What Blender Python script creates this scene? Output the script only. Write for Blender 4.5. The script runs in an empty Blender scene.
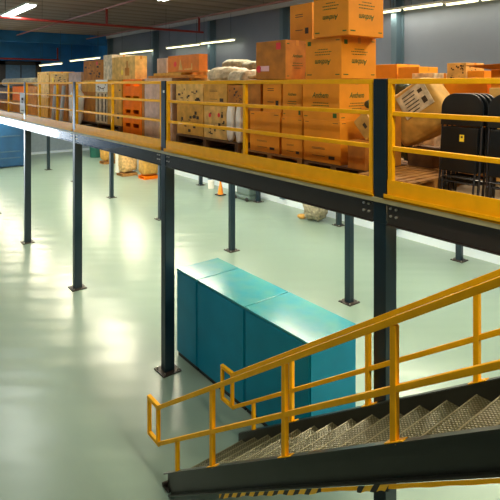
import bpy, bmesh, math, random
from mathutils import Vector, Matrix, noise
random.seed(7)
SC = bpy.context.scene
COL = SC.collection
# ------------------------------------------------------------------ measured geometry
E = 4.59            # eye height
F = 504.0           # focal length in pixels of a 500 px frame
HZ = 84.0           # horizon row
CF, SF = 0.786, 0.618
DZ = 3.53           # mezzanine deck level
CEIL = 7.62
YB = 13.0           # back wall
XF = -34.5          # far wall
YM = 3.96           # front row of columns
BAY = 4.15
def pt(px, Y):
    k = (px - 250) / F
    d = Y / (SF + CF * k)
    return (-CF * d + SF * k * d, d)
def xat(px, Y): return pt(px, Y)[0]
def zat(px, Y, y): return E - (y - HZ) * pt(px, Y)[1] / F
# ------------------------------------------------------------------ materials
def mat(name, col, rough=0.5, metal=0.0, var=0.0, vscale=6.0, bump=0.0, bscale=40.0, emit=None, estr=0.0, spec=0.5, col2=None, coat=0.0):
    m = bpy.data.materials.new(name); m.use_nodes = True
    nt = m.node_tree; N = nt.nodes; L = nt.links
    b = N['Principled BSDF']
    b.inputs['Base Color'].default_value = (*col, 1)
    b.inputs['Roughness'].default_value = rough
    b.inputs['Metallic'].default_value = metal
    b.inputs['Specular IOR Level'].default_value = spec
    b.inputs['Coat Weight'].default_value = coat
    if emit:
        b.inputs['Emission Color'].default_value = (*emit, 1)
        b.inputs['Emission Strength'].default_value = estr
    tc = N.new('ShaderNodeTexCoord')
    if var > 0:
        n = N.new('ShaderNodeTexNoise'); n.inputs['Scale'].default_value = vscale; n.inputs['Detail'].default_value = 5
        L.new(tc.outputs['Object'], n.inputs['Vector'])
        r = N.new('ShaderNodeValToRGB')
        c2 = col2 or tuple(max(0, c * (1 - var)) for c in col)
        r.color_ramp.elements[0].position = 0.35; r.color_ramp.elements[1].position = 0.68
        r.color_ramp.elements[0].color = (*c2, 1); r.color_ramp.elements[1].color = (*col, 1)
        L.new(n.outputs['Fac'], r.inputs['Fac']); L.new(r.outputs['Color'], b.inputs['Base Color'])
    if bump > 0:
        n2 = N.new('ShaderNodeTexNoise'); n2.inputs['Scale'].default_value = bscale; n2.inputs['Detail'].default_value = 3
        L.new(tc.outputs['Object'], n2.inputs['Vector'])
        bp = N.new('ShaderNodeBump'); bp.inputs['Strength'].default_value = bump; bp.inputs['Distance'].default_value = 0.01
        L.new(n2.outputs['Fac'], bp.inputs['Height']); L.new(bp.outputs['Normal'], b.inputs['Normal'])
    return m
M = {}
M['yellow'] = mat('yellow_paint', (0.95, 0.46, 0.0), 0.5, var=0.10, vscale=9, spec=0.22)
M['steel'] = mat('dark_blue_steel_paint', (0.005, 0.020, 0.034), 0.3, var=0.25, vscale=5)
M['beam'] = mat('beam_paint', (0.030, 0.019, 0.016), 0.2, var=0.2, vscale=3, coat=1.0)
M['plate'] = mat('base_plate_steel', (0.05, 0.035, 0.028), 0.5, 0.3, var=0.4, vscale=14)
M['cream'] = mat('deck_edge', (0.42, 0.40, 0.22), 0.5, var=0.2)
M['bolt'] = mat('galvanised_bolt', (0.6, 0.58, 0.52), 0.35, 0.8)
M['teal_front'] = mat('blue_enamel', (0.0, 0.23, 0.38), 0.4, var=0.12, vscale=3, spec=0.25)
M['teal_top'] = mat('lit_blue_enamel', (0.012, 0.23, 0.32), 0.24, var=0.4, vscale=4, col2=(0.05, 0.27, 0.28))  # cabinet tops: their lit tone is put into the colour
M['black'] = mat('black_plinth', (0.01, 0.01, 0.012), 0.5)
M['carton'] = mat('orange_cardboard', (0.82, 0.29, 0.004), 0.75, var=0.12, vscale=5, bump=0.15, bscale=25)
M['carton_tan'] = mat('tan_cardboard', (0.70, 0.36, 0.05), 0.8, var=0.3, vscale=7, bump=0.15)
M['carton_pale'] = mat('pale_cardboard', (0.82, 0.50, 0.14), 0.8, var=0.35, vscale=8, bump=0.15)
M['carton_brown'] = mat('brown_cardboard', (0.55, 0.20, 0.015), 0.8, var=0.35, vscale=6)
M['carton_pink'] = mat('film_wrapped_cardboard', (0.60, 0.40, 0.28), 0.3, var=0.3, vscale=8, bump=0.6, bscale=12)
M['carton_red'] = mat('orange_red_cardboard', (0.75, 0.20, 0.015), 0.7, var=0.2, vscale=7)
M['tape'] = mat('packing_tape', (0.60, 0.26, 0.05), 0.25)
M['ink'] = mat('dark_green_ink', (0.035, 0.10, 0.01), 0.8)
M['ink_blk'] = mat('black_ink', (0.05, 0.03, 0.015), 0.8)
M['red'] = mat('red_sticker', (0.75, 0.02, 0.02), 0.5)
M['pink'] = mat('pink_sticker', (0.85, 0.5, 0.55), 0.5)
M['white'] = mat('white_paper', (0.85, 0.84, 0.80), 0.6)
M['yelsticker'] = mat('yellow_sticker', (0.9, 0.65, 0.03), 0.5)
M['kraft'] = mat('kraft_paper', (0.66, 0.36, 0.07), 0.65, var=0.35, vscale=7, bump=0.8, bscale=9)
M['sack'] = mat('woven_sack', (0.78, 0.50, 0.20), 0.7, var=0.5, vscale=9, bump=0.7, bscale=14)
M['sack_white'] = mat('white_sack', (0.86, 0.70, 0.47), 0.6, var=0.5, vscale=11, bump=0.8, bscale=12)
M['sack_grey'] = mat('grey_sack', (0.36, 0.33, 0.22), 0.7, var=0.55, vscale=12, bump=0.8, bscale=12)
M['wood'] = mat('pallet_wood', (0.46, 0.21, 0.045), 0.75, var=0.45, vscale=9)
M['wood_dk'] = mat('dark_pallet_wood', (0.15, 0.075, 0.03), 0.75, var=0.5, vscale=9)
M['plastic_or'] = mat('orange_plastic', (0.95, 0.20, 0.0), 0.7, var=0.15, spec=0.15)
M['chairblk'] = mat('black_chair_plastic', (0.004, 0.006, 0.008), 0.28)
M['tube_blk'] = mat('black_chair_frame', (0.03, 0.03, 0.035), 0.25)
M['ceil_bar'] = mat('grey_rail_paint', (0.48, 0.53, 0.57), 0.5)
M['redpipe'] = mat('red_pipe_paint', (0.24, 0.015, 0.012), 0.45)
M['housing'] = mat('lamp_housing', (0.7, 0.72, 0.68), 0.5)
M['tube'] = mat('fluorescent_tube', (1, 1, 0.9), 0.5, emit=(1.0, 0.93, 0.50), estr=3.0)
M['tube_cool'] = mat('cool_fluorescent_tube', (1, 1, 1), 0.5, emit=(0.9, 1.0, 0.93), estr=9.0)
M['tube_warm'] = mat('warm_fluorescent_tube', (1, 1, 1), 0.5, emit=(1.0, 0.74, 0.33), estr=20.0)
M['bluewall'] = mat('blue_wall_paint', (0.02, 0.24, 0.70), 0.6, var=0.3, vscale=1.2)
M['palewall'] = mat('pale_blue_wall_paint', (0.30, 0.38, 0.46), 0.6, var=0.1)
M['pinkpipe'] = mat('highlit_red_pipe', (0.36, 0.17, 0.17), 0.5)  # red pipe paled, its light highlights put into the base colour
M['bluedoor'] = mat('blue_door_paint', (0.008, 0.085, 0.23), 0.4, var=0.2, vscale=2)
M['shutter'] = mat('shutter_blue_grey', (0.05, 0.12, 0.22), 0.5, var=0.2)
M['wallcol'] = mat('teal_wall_column', (0.11, 0.19, 0.26), 0.5)
M['base'] = mat('white_skirting', (0.62, 0.72, 0.82), 0.5)
M['stairblk'] = mat('stringer_paint', (0.022, 0.024, 0.017), 0.3, var=0.3, vscale=3)
M['nosing'] = mat('highlit_nosing_steel', (0.22, 0.20, 0.12), 0.4, 0.4)  # bright edge of the treads, highlight put into the steel colour
M['rubber'] = mat('rubber', (0.02, 0.015, 0.01), 0.7)
M['cone'] = mat('orange_cone', (0.95, 0.28, 0.01), 0.5)
M['green_dk'] = mat('dark_green_plastic', (0.01, 0.10, 0.08), 0.5)
M['grey_mc'] = mat('grey_green_metal', (0.10, 0.15, 0.14), 0.4, 0.2)
M['bag_dk'] = mat('dark_green_bag', (0.03, 0.05, 0.03), 0.5, bump=0.6, bscale=12)

def floor_mat():
    m = bpy.data.materials.new('epoxy_floor'); m.use_nodes = True
    nt = m.node_tree; N = nt.nodes; L = nt.links; b = N['Principled BSDF']
    tc = N.new('ShaderNodeTexCoord')
    n = N.new('ShaderNodeTexNoise'); n.inputs['Scale'].default_value = 0.5; n.inputs['Detail'].default_value = 1
    L.new(tc.outputs['Object'], n.inputs['Vector'])
    r = N.new('ShaderNodeValToRGB')
    r.color_ramp.elements[0].position = 0.0; r.color_ramp.elements[1].position = 1.0
    r.color_ramp.elements[0].color = (0.215, 0.30, 0.25, 1); r.color_ramp.elements[1].color = (0.23, 0.32, 0.27, 1)
    L.new(n.outputs['Fac'], r.inputs['Fac']); b.inputs['Base Color'].default_value = (0.222, 0.31, 0.26, 1)
    n3 = N.new('ShaderNodeTexNoise'); n3.inputs['Scale'].default_value = 0.4; n3.inputs['Detail'].default_value = 0
    L.new(tc.outputs['Object'], n3.inputs['Vector'])
    mr = N.new('ShaderNodeMapRange'); mr.inputs[3].default_value = 0.22; mr.inputs[4].default_value = 0.36
    L.new(n3.outputs['Fac'], mr.inputs[0]); b.inputs['Roughness'].default_value = 0.28
    mp0 = N.new('ShaderNodeMapping'); mp0.inputs['Rotation'].default_value = (0, 0, math.radians(-52))
    mp = N.new('ShaderNodeMapping'); mp.inputs['Scale'].default_value = (0.35, 2.2, 1)
    L.new(tc.outputs['Object'], mp0.inputs['Vector']); L.new(mp0.outputs[0], mp.inputs['Vector'])
    n2 = N.new('ShaderNodeTexNoise'); n2.inputs['Scale'].default_value = 1.1; n2.inputs['Detail'].default_value = 0.5
    L.new(mp.outputs[0], n2.inputs['Vector'])
    bp = N.new('ShaderNodeBump'); bp.inputs['Strength'].default_value = 0.5; bp.inputs['Distance'].default_value = 0.03
    L.new(n2.outputs['Fac'], bp.inputs['Height']); L.new(bp.outputs['Normal'], b.inputs['Normal'])
    b.inputs['Specular IOR Level'].default_value = 0.7
    return m
M['floor'] = floor_mat()

def ribbed(name, col, axis, scale, rough=0.6, strength=0.8, dark=0.6):
    m = bpy.data.materials.new(name); m.use_nodes = True
    nt = m.node_tree; N = nt.nodes; L = nt.links; b = N['Principled BSDF']
    b.inputs['Roughness'].default_value = rough
    tc = N.new('ShaderNodeTexCoord'); w = N.new('ShaderNodeTexWave')
    w.bands_direction = axis; w.inputs['Scale'].default_value = scale
    L.new(tc.outputs['Object'], w.inputs['Vector'])
    r = N.new('ShaderNodeValToRGB')
    r.color_ramp.elements[0].color = (*[c * dark for c in col], 1); r.color_ramp.elements[1].color = (*col, 1)
    r.color_ramp.elements[0].position = 0.05; r.color_ramp.elements[1].position = 0.35
    L.new(w.outputs['Fac'], r.inputs['Fac']); L.new(r.outputs['Color'], b.inputs['Base Color'])
    bp = N.new('ShaderNodeBump'); bp.inputs['Strength'].default_value = strength; bp.inputs['Distance'].default_value = 0.03
    L.new(w.outputs['Fac'], bp.inputs['Height']); L.new(bp.outputs['Normal'], b.inputs['Normal'])
    return m
M['ceiling'] = ribbed('profiled_ceiling_sheet', (0.30, 0.25, 0.19), 'X', 0.32)
M['wall'] = mat('grey_wall_paint', (0.22, 0.27, 0.36), 0.7, var=0.12, vscale=0.8)
M['deckwood'] = mat('deck_board', (0.28, 0.20, 0.10), 0.6, var=0.3, vscale=3)
M['deckunder'] = mat('deck_underside', (0.55, 0.58, 0.50), 0.6)

def checker_plate():
    m = bpy.data.materials.new('checker_plate'); m.use_nodes = True
    nt = m.node_tree; N = nt.nodes; L = nt.links; b = N['Principled BSDF']
    b.inputs['Roughness'].default_value = 0.3; b.inputs['Metallic'].default_value = 0.45
    tc = N.new('ShaderNodeTexCoord')
    hs = []
    for sgn in (1, -1):
        mp = N.new('ShaderNodeMapping'); mp.inputs['Rotation'].default_value = (0, 0, math.radians(45 * sgn)); mp.inputs['Scale'].default_value = (1, 1, 1)
        L.new(tc.outputs['Object'], mp.inputs['Vector'])
        w = N.new('ShaderNodeTexWave'); w.inputs['Scale'].default_value = 13
        L.new(mp.outputs[0], w.inputs['Vector']); hs.append(w)
    mx = N.new('ShaderNodeMath'); mx.operation = 'MULTIPLY'
    L.new(hs[0].outputs['Fac'], mx.inputs[0]); L.new(hs[1].outputs['Fac'], mx.inputs[1])
    r = N.new('ShaderNodeValToRGB')
    r.color_ramp.elements[0].color = (0.075, 0.07, 0.035, 1); r.color_ramp.elements[1].color = (0.17, 0.16, 0.085, 1)
    r.color_ramp.elements[0].position = 0.2; r.color_ramp.elements[1].position = 0.75
    L.new(mx.outputs[0], r.inputs['Fac']); L.new(r.outputs['Color'], b.inputs['Base Color'])
    bp = N.new('ShaderNodeBump'); bp.inputs['Strength'].default_value = 0.7; bp.inputs['Distance'].default_value = 0.006
    L.new(mx.outputs[0], bp.inputs['Height']); L.new(bp.outputs['Normal'], b.inputs['Normal'])
    return m
M['checker'] = checker_plate()

def hazard():
    m = bpy.data.materials.new('hazard_tape'); m.use_nodes = True
    nt = m.node_tree; N = nt.nodes; L = nt.links; b = N['Principled BSDF']
    b.inputs['Roughness'].default_value = 0.4
    tc = N.new('ShaderNodeTexCoord'); mp = N.new('ShaderNodeMapping'); mp.inputs['Rotation'].default_value = (0, math.radians(-25), 0)
    L.new(tc.outputs['Object'], mp.inputs['Vector'])
    w = N.new('ShaderNodeTexWave'); w.inputs['Scale'].default_value = 4.0; w.bands_direction = 'X'
    L.new(mp.outputs[0], w.inputs['Vector'])
    r = N.new('ShaderNodeValToRGB'); r.color_ramp.interpolation = 'CONSTANT'
    r.color_ramp.elements[0].color = (0.01, 0.01, 0.01, 1); r.color_ramp.elements[1].color = (0.85, 0.48, 0.01, 1)
    r.color_ramp.elements[1].position = 0.42
    L.new(w.outputs['Fac'], r.inputs['Fac']); L.new(r.outputs['Color'], b.inputs['Base Color'])
    return m
M['hazard'] = hazard()

# ------------------------------------------------------------------ mesh helpers
class MB:
    def __init__(s): s.v = []; s.f = []; s.smooth = False
    def raw(s, vs, fs):
        o = len(s.v); s.v += [tuple(v) for v in vs]; s.f += [tuple(i + o for i in f) for f in fs]; return s
    def box(s, x0, x1, y0, y1, z0, z1):
        return s.raw([(x0,y0,z0),(x1,y0,z0),(x1,y1,z0),(x0,y1,z0),(x0,y0,z1),(x1,y0,z1),(x1,y1,z1),(x0,y1,z1)],
                     [(0,3,2,1),(4,5,6,7),(0,1,5,4),(1,2,6,5),(2,3,7,6),(3,0,4,7)])
    def bar(s, p, q, w, h, up=(0,0,1)):
        p = Vector(p); q = Vector(q); d = (q - p).normalized(); u = Vector(up)
        if abs(d.dot(u)) > 0.99: u = Vector((0,1,0))
        sd = d.cross(u).normalized(); uu = sd.cross(d).normalized()
        vs = []
        for c in (p, q):
            for a, b in ((-1,-1),(1,-1),(1,1),(-1,1)): vs.append(c + sd * (a*w/2) + uu * (b*h/2))
        return s.raw(vs, [(3,2,1,0),(4,5,6,7),(0,1,5,4),(1,2,6,5),(2,3,7,6),(3,0,4,7)])
    def cyl(s, p, q, r, n=12, r2=None):
        p = Vector(p); q = Vector(q); d = (q - p).normalized(); u = Vector((0,0,1)) if abs(d.z) < 0.95 else Vector((0,1,0))
        a = d.cross(u).normalized(); b = d.cross(a).normalized(); r2 = r if r2 is None else r2
        vs = []
        for c, rr in ((p, r), (q, r2)):
            for i in range(n):
                t = 2*math.pi*i/n; vs.append(c + a*(rr*math.cos(t)) + b*(rr*math.sin(t)))
        fs = [(i, (i+1)%n, n+(i+1)%n, n+i) for i in range(n)]
        fs += [tuple(reversed(range(n))), tuple(range(n, 2*n))]
        return s.raw(vs, fs)
    def prism(s, poly, o, ax, ay, n, th):
        """polygon in the plane (ax, ay) at o, thickness th along n"""
        o = Vector(o); ax = Vector(ax); ay = Vector(ay); n = Vector(n); k = len(poly)
        vs = [o + ax*a + ay*b for a, b in poly] + [o + ax*a + ay*b + n*th for a, b in poly]
        fs = [tuple(range(k)), tuple(reversed(range(k, 2*k)))] + [(i, k+i, k+(i+1)%k, (i+1)%k) for i in range(k)]
        return s.raw(vs, fs)
def mesh_of(mb, bevel=0.0, segs=2, smooth=False, sub=0):
    bm = bmesh.new(); vs = [bm.verts.new(v) for v in mb.v]
    for f in mb.f:
        try: bm.faces.new([vs[i] for i in f])
        except ValueError: pass
    bmesh.ops.recalc_face_normals(bm, faces=bm.faces)
    if bevel > 0:
        bmesh.ops.bevel(bm, geom=list(bm.edges), offset=bevel, segments=segs, affect='EDGES', profile=0.6)
    me = bpy.data.meshes.new('m'); bm.to_mesh(me); bm.free()
    if smooth:
        for p in me.polygons: p.use_smooth = True
    return me
def obj(name, mb, m, parent=None, bevel=0.0, smooth=False, segs=2):
    me = mb if isinstance(mb, bpy.types.Mesh) else mesh_of(mb, bevel, segs, smooth)
    me.name = name; me.materials.clear(); me.materials.append(M[m])
    o = bpy.data.objects.new(name, me); COL.objects.link(o)
    if parent: o.parent = parent
    return o
def tag(o, label, cat, group=None, kind=None):
    o['label'] = label; o['category'] = cat
    if group: o['group'] = group
    if kind: o['kind'] = kind
    return o
def struct(name, mb, m, **k):
    o = obj(name, mb, m, **k); o['kind'] = 'structure'; return o
def thing(name, label, cat, group=None):
    o = bpy.data.objects.new(name, None); COL.objects.link(o); o.empty_display_size = 0.1
    return tag(o, label, cat, group)

def text_polys(txt, size):
    cu = bpy.data.curves.new('t', 'FONT'); cu.body = txt; cu.size = size; cu.align_x = 'CENTER'; cu.align_y = 'CENTER'; cu.resolution_u = 2
    cu.offset = size * 0.018; cu.shear = 0.25
    to = bpy.data.objects.new('t', cu); COL.objects.link(to); bpy.context.view_layer.update()
    dg = bpy.context.evaluated_depsgraph_get(); me = bpy.data.meshes.new_from_object(to.evaluated_get(dg))
    vs = [tuple(v.co) for v in me.vertices]; fs = [tuple(p.vertices) for p in me.polygons]
    bpy.data.objects.remove(to); bpy.data.curves.remove(cu); bpy.data.meshes.remove(me)
    return vs, fs
TXT = text_polys('Anthem', 1.0)

# ------------------------------------------------------------------ setting
struct('floor', MB().box(XF-0.3, 8, -9, YB+0.3, -0.2, 0), 'floor')
struct('ceiling', MB().box(XF-0.3, 8, -9, YB+0.3, CEIL, CEIL+0.2), 'ceiling')
w = MB()
w.box(-31.0, 8, YB, YB+0.25, 0, CEIL); struct('wall_back', w, 'wall')
w = MB().box(XF-0.25, -31.0, YB, YB+0.25, 0, CEIL); struct('wall_back_blue', w, 'bluewall')
# far wall with a big loading doorway south of the mezzanine (open to daylight)
w = MB().box(XF-0.25, XF, 1.6, YB, 3.2, CEIL).box(XF-0.25, XF, -9, -3.0, 0, CEIL).box(XF-0.25, XF, -3.0, 1.6, 3.6, CEIL)
struct('wall_left', w, 'bluewall')
struct('wall_left_lower', MB().box(XF-0.25, XF, 1.6, YB, 0, 3.2), 'palewall')
struct('wall_near', MB().box(XF-0.25, 8, -9.25, -9, 0, CEIL), 'wall')
struct('wall_right', MB().box(8, 8.25, -9.25, YB+0.25, 0, CEIL), 'wall')
struct('baseboard_back', MB().box(XF, 8, YB-0.12, YB, 0, 0.24), 'base')
struct('baseboard_left', MB().box(XF, XF+0.05, 1.6, YB-0.12, 0, 0.15), 'base')
fr = MB().box(XF, XF+0.12, -3.2, -3.0, 0, 3.8).box(XF, XF+0.12, 1.6, 1.8, 0, 3.8).box(XF, XF+0.12, -3.0, 1.6, 3.6, 3.8)
struct('trim_1', fr, 'steel')
# dark framed blue shutter high on the far wall
wn = struct('window_1', MB().box(XF+0.002, XF+0.06, 7.15, 9.65, DZ+0.6, 5.9).box(XF+0.002, XF+0.12, 7.15, 7.5, DZ+0.02, 6.05).box(XF+0.002, XF+0.12, 9.3, 9.65, DZ+0.02, 6.05).box(XF+0.002, XF+0.12, 7.15, 9.65, 5.8, 6.05), 'black')
struct('window_frame', MB().box(XF+0.06, XF+0.1, 8.38, 8.44, DZ+0.6, 5.8), 'black', parent=wn)
obj('window_shutter', MB().box(XF+0.06, XF+0.08, 7.5, 8.38, DZ+0.6, 5.8).box(XF+0.06, XF+0.08, 8.44, 9.3, DZ+0.6, 5.8), 'shutter', wn)
# teal wall columns
for i, X in enumerate((-9.2, -14.25, -19.2, -24.7, -30.8)):
    struct('trim_%d' % (i+2), MB().box(X-0.09, X+0.09, YB-0.3, YB, 0.24, CEIL).box(X-0.16, X+0.16, YB-0.04, YB, 0.24, CEIL), 'wallcol')
o = obj('wall_rail', MB().box(XF, 8, YB-0.42, YB-0.3, CEIL-0.16, CEIL-0.03).box(XF, 8, YB-0.44, YB-0.28, CEIL-0.03, CEIL), 'ceil_bar')
tag(o, 'long pale grey steel rail where the back wall meets the ceiling', 'rail')

# sprinkler pipes
def pipe_net(name, segs, label, r=0.035, m='redpipe'):
    mb = MB()
    for p, q in segs: mb.cyl(p, q, r, 10)
    o = obj(name, mb, m, smooth=False); tag(o, label, 'pipe', 'red sprinkler pipes under the ceiling')
    for p, q in segs:
        if abs(p[2]-q[2]) < 0.01:
            for k in (0.1, 0.37, 0.63, 0.9):
                c = Vector(p).lerp(Vector(q), k); obj('pipe_hanger', MB().cyl(c, (c.x, c.y, CEIL), 0.006, 6), 'steel', o)
    return o
zp = E + 2.16; zq = E + 2.78
pipe_net('sprinkler_pipe', [((-17.8, -6, zp), (-17.8, 11.5, zp)), ((-17.8, 7.3, zp), (-17.8, 7.3, zq)), ((-17.8, 11.3, zp), (-17.8, 11.3, zq))], 'dark red sprinkler branch pipe crossing under the ceiling, with two short risers', 0.045)
pipe_net('sprinkler_pipe', [((-33.4, 7.3, zq), (-2, 7.3, zq)), ], 'dark red sprinkler main running lengthwise above the guard rails, farther from the back wall', m='pinkpipe')
pipe_net('sprinkler_pipe', [((-33.4, 11.3, zq), (-2, 11.3, zq)), ], 'dark red sprinkler main running close along the back wall top', m='pinkpipe')
pipe_net('sprinkler_pipe', [((-32.8, 0, E+1.53), (-32.8, 10.3, E+1.53)), ((-32.8, 10.2, E+1.53), (-32.8, 10.2, E+2.3))], 'low dark red sprinkler pipe in front of the far blue wall', 0.05)
o = obj('hanging_heater', MB().box(-30.2, -29.5, 4.6, 5.6, 6.65, 7.2).cyl((-29.85,4.75,7.2),(-29.85,4.75,CEIL),0.02).cyl((-29.85,5.45,7.2),(-29.85,5.45,CEIL),0.02), 'shutter', bevel=0.0)
tag(o, 'dark blue box-shaped air unit hanging from the ceiling at the far left', 'air unit')
o = obj('ceiling_beam', MB().box(-30.9, -30.7, -9, YB-0.45, 7.0, CEIL), 'bluewall')
tag(o, 'blue painted cross beam under the ceiling near the far wall', 'beam')

# ------------------------------------------------------------------ lamps
def area(name, loc, sx, sy, power, col, parent, rot=(0,0,0)):
    l = bpy.data.lights.new(name, 'AREA'); l.shape = 'RECTANGLE'; l.size = sx; l.size_y = sy; l.energy = power; l.color = col
    o = bpy.data.objects.new(name, l); COL.objects.link(o); o.location = loc; o.rotation_euler = rot; o.parent = parent; return o
def lamp(x0, x1, Y, z, label, tubem, power, col, group, up=CEIL, w=0.16, segs=1, rod=True, twin=False, housing_cat='lamp'):
    t = thing('fluorescent_lamp', label, 'lamp', group)
    obj('lamp_housing', MB().box(x0, x1, Y-w/2, Y+w/2, z+0.03, z+0.09), 'housing', t)
    L = (x1-x0)/segs
    for i in range(segs):
        for dy in ((-w*0.28, w*0.28) if twin else (0,)):
            obj('tube', MB().cyl((x0+i*L+0.06, Y+dy, z), (x0+(i+1)*L-0.06, Y+dy, z), 0.028 if not twin else 0.03, 10), tubem, t)
    if rod:
        obj('hanger', MB().cyl((x0+0.3, Y, z+0.09), (x0+0.3, Y, up), 0.008, 6).cyl((x1-0.3, Y, z+0.09), (x1-0.3, Y, up), 0.008, 6), 'steel', t)
    if power: area('lamp_light', ((x0+x1)/2, Y, z-0.05), x1-x0, w, power, col, t)
    return t
WARM = (1.0, 0.86, 0.62); COOL = (0.95, 1.0, 0.92)
# strip lights along the back wall
Yw = YB-0.42
g = 'strip lights along the back wall'
def wl(p0, p1, y1, Y, label, n, rod=False, power=9):
    xa, xb = xat(p0, Y), xat(p1, Y); z = zat(p1, Y, y1)
    lamp(xa, xb, Y, z, label, 'tube', power, WARM, g, segs=n, w=0.12, rod=True)
wl(382, 402, 10, Yw, 'short strip light on the back wall just right of the tall carton stack', 1)
wl(402.5, 444, 4, Yw, 'strip light on the back wall above the paper sacks, between two others', 1)
wl(444.5, 520, -5, Yw, 'strip light on the back wall running out of the top right of the frame', 2)
wl(166.3, 200, 44.6, Yw, 'strip light above the orange-red open carton', 1)
wl(200.5, 235, 40, Yw, 'strip light on the back wall above the pale sacks', 1)
wl(120, 153, 50.5, Yw, 'strip light above the tan carton with the yellow spot', 1)
wl(70, 100, 58, 11.0, 'strip light over the brown carton, second from the far end', 1)
wl(39.5, 62, 63.6, 9.3, 'farthest small strip light, over the cream cartons', 1)
# ceiling lamps
g = 'fluorescent lamps hanging from the ceiling'
lamp(-19.6, -15.9, 4.2, E+2.36, 'big bright twin-tube ceiling lamp in the top left corner', 'tube_cool', 110, COOL, g, w=0.34, twin=True)
lamp(-13.8, -11.5, 7.35, E+2.56, 'ceiling lamp cut by the top of the frame above the carton pile', 'tube_cool', 90, COOL, g, w=0.3, twin=True)
lamp(-31.5, -29.0, 5.6, E+1.55, 'small pale ceiling lamp far away at the left edge of the frame', 'tube_cool', 240, COOL, g, w=0.3, twin=True)
for X in (-9, -3): # out of frame, light the near half of the hall
    lamp(X-1.8, X+1.8, 7.0, CEIL-0.3, 'ceiling lamp above the mezzanine, out of the frame', 'tube_cool', 240, WARM, g, w=0.3, twin=True)
lamp(-10.8, -7.2, 2.0, CEIL-0.3, 'unseen fill lamp added above the aisle, out of the frame', 'tube_cool', 40, COOL, g, w=0.3, twin=True)  # unseen lamp added to light the front faces from the aisle
for X in (-5, -13, -21, -28):  # unseen row added to brighten rails and toe boards from the front
    lamp(X-1.8, X+1.8, -1.5, CEIL-0.3, 'unseen fill lamp added over the open aisle, out of the frame', 'tube_cool', 65, WARM, g, w=0.3, twin=True)
lamp(-1.0, 2.6, 2.6, CEIL-0.3, 'ceiling lamp above the stair head, out of the frame', 'tube_cool', 260, WARM, g, w=0.3, twin=True)
# lamps under the deck
g = 'fluorescent lamps fixed under the mezzanine deck'
for Y, xs in ((6.0, (-30, -26, -22, -18, -14, -10, -5.6, -1.6)), (10.3, (-30, -26, -22, -18, -14, -10, -6, -2))):  # nearest lamp of the front row added to brighten the cabinets' right end
    for X in xs:
        lamp(X-1.35, X+1.35, Y, 3.02, 'fluorescent lamp under the mezzanine deck, hidden from above', 'tube_warm', 84, (1.0, 0.96, 0.82), g, up=3.2, w=0.3, twin=True)

# ------------------------------------------------------------------ mezzanine
XR = 0.3
dk = obj('mezzanine_deck', MB().box(XF+0.02, XR, YM-0.06, YB-0.45, DZ-0.035, DZ), 'deckwood')
tag(dk, 'raised storage deck carrying all the cartons, on dark steel columns', 'deck')
obj('deck_edge_strip', MB().box(XF+0.02, XR, YM-0.105, YM-0.06, DZ-0.045, DZ-0.005), 'cream', dk)
obj('deck_soffit', MB().box(XF+0.02, XR, YM+0.1, YB-0.45, DZ-0.06, DZ-0.035), 'deckunder', dk)
cols_x = [-2.965] + [-3.02 - BAY*i for i in range(1, 8)]
front_lab = ['front-row column beside the staircase, nearest the camera', 'front-row column at the left end of the blue cabinets', 'front-row column standing alone on the open floor, third from the right', 'front-row column with its left edge brightly lit, fourth from the right',
             'front-row column at the very left edge of the frame', 'hidden front-row column beyond the left edge', 'hidden front-row column farther beyond the left edge', 'last front-row column by the blue container']
def column(X, Y, label, front):
    t = thing('mezzanine_column', label, 'column', 'dark steel columns carrying the mezzanine')
    ytop = DZ - 0.24
    if front:
        obj('column_shaft', MB().box(X-0.07, X+0.07, Y-0.085, Y+0.085, 0.015, ytop), 'steel', t, bevel=0.008)
        obj('guard_post', MB().box(X-0.07, X+0.07, Y-0.085, Y-0.015, ytop, DZ+1.11), 'steel', t, bevel=0.006)
    else:
        obj('column_shaft', MB().box(X-0.07, X+0.07, Y-0.07, Y+0.07, 0.015, ytop), 'steel', t, bevel=0.008)
    obj('base_plate', MB().box(X-0.16, X+0.16, Y-0.16, Y+0.16, 0, 0.018), 'plate', t)
    b = MB()
    for sx in (-1, 1):
        for sy in (-1, 1): b.cyl((X+sx*0.12, Y+sy*0.12, 0.018), (X+sx*0.12, Y+sy*0.12, 0.045), 0.013, 6)
    obj('anchor_bolts', b, 'bolt', t)
    return t
for i, X in enumerate(cols_x): column(X, YM, front_lab[i], True)
mid_lab = {-7.05: 'middle-row column rising from the floor right of the blue cabinets', -11.24: 'middle-row column behind the left part of the blue cabinets, in line with the grey machine', -15.35: 'middle-row column almost touching the second front column in view',
           -19.5: 'middle-row column beside the goods piled on the floor far back', -23.8: 'middle-row column hidden behind a front column', -27.9: 'middle-row column farthest away on the left', -32.0: 'hidden middle-row column by the blue container'}
for X, l in mid_lab.items(): column(X, 8.2, l, False)
rear_lab = {-6.95: 'rear-row column near the white skirting on the right', -11.1: 'rear-row column beside the heaped sack under the deck', -15.25: 'rear-row column just right of the grey machine', -19.4: 'rear-row column left of the orange cone',
            -23.6: 'rear-row column hidden behind nearer columns', -27.7: 'rear-row column behind the goods on the floor', -31.9: 'rear-row column near the far wall corner'}
for X, l in rear_lab.items(): column(X, 12.4, l, False)
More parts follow.
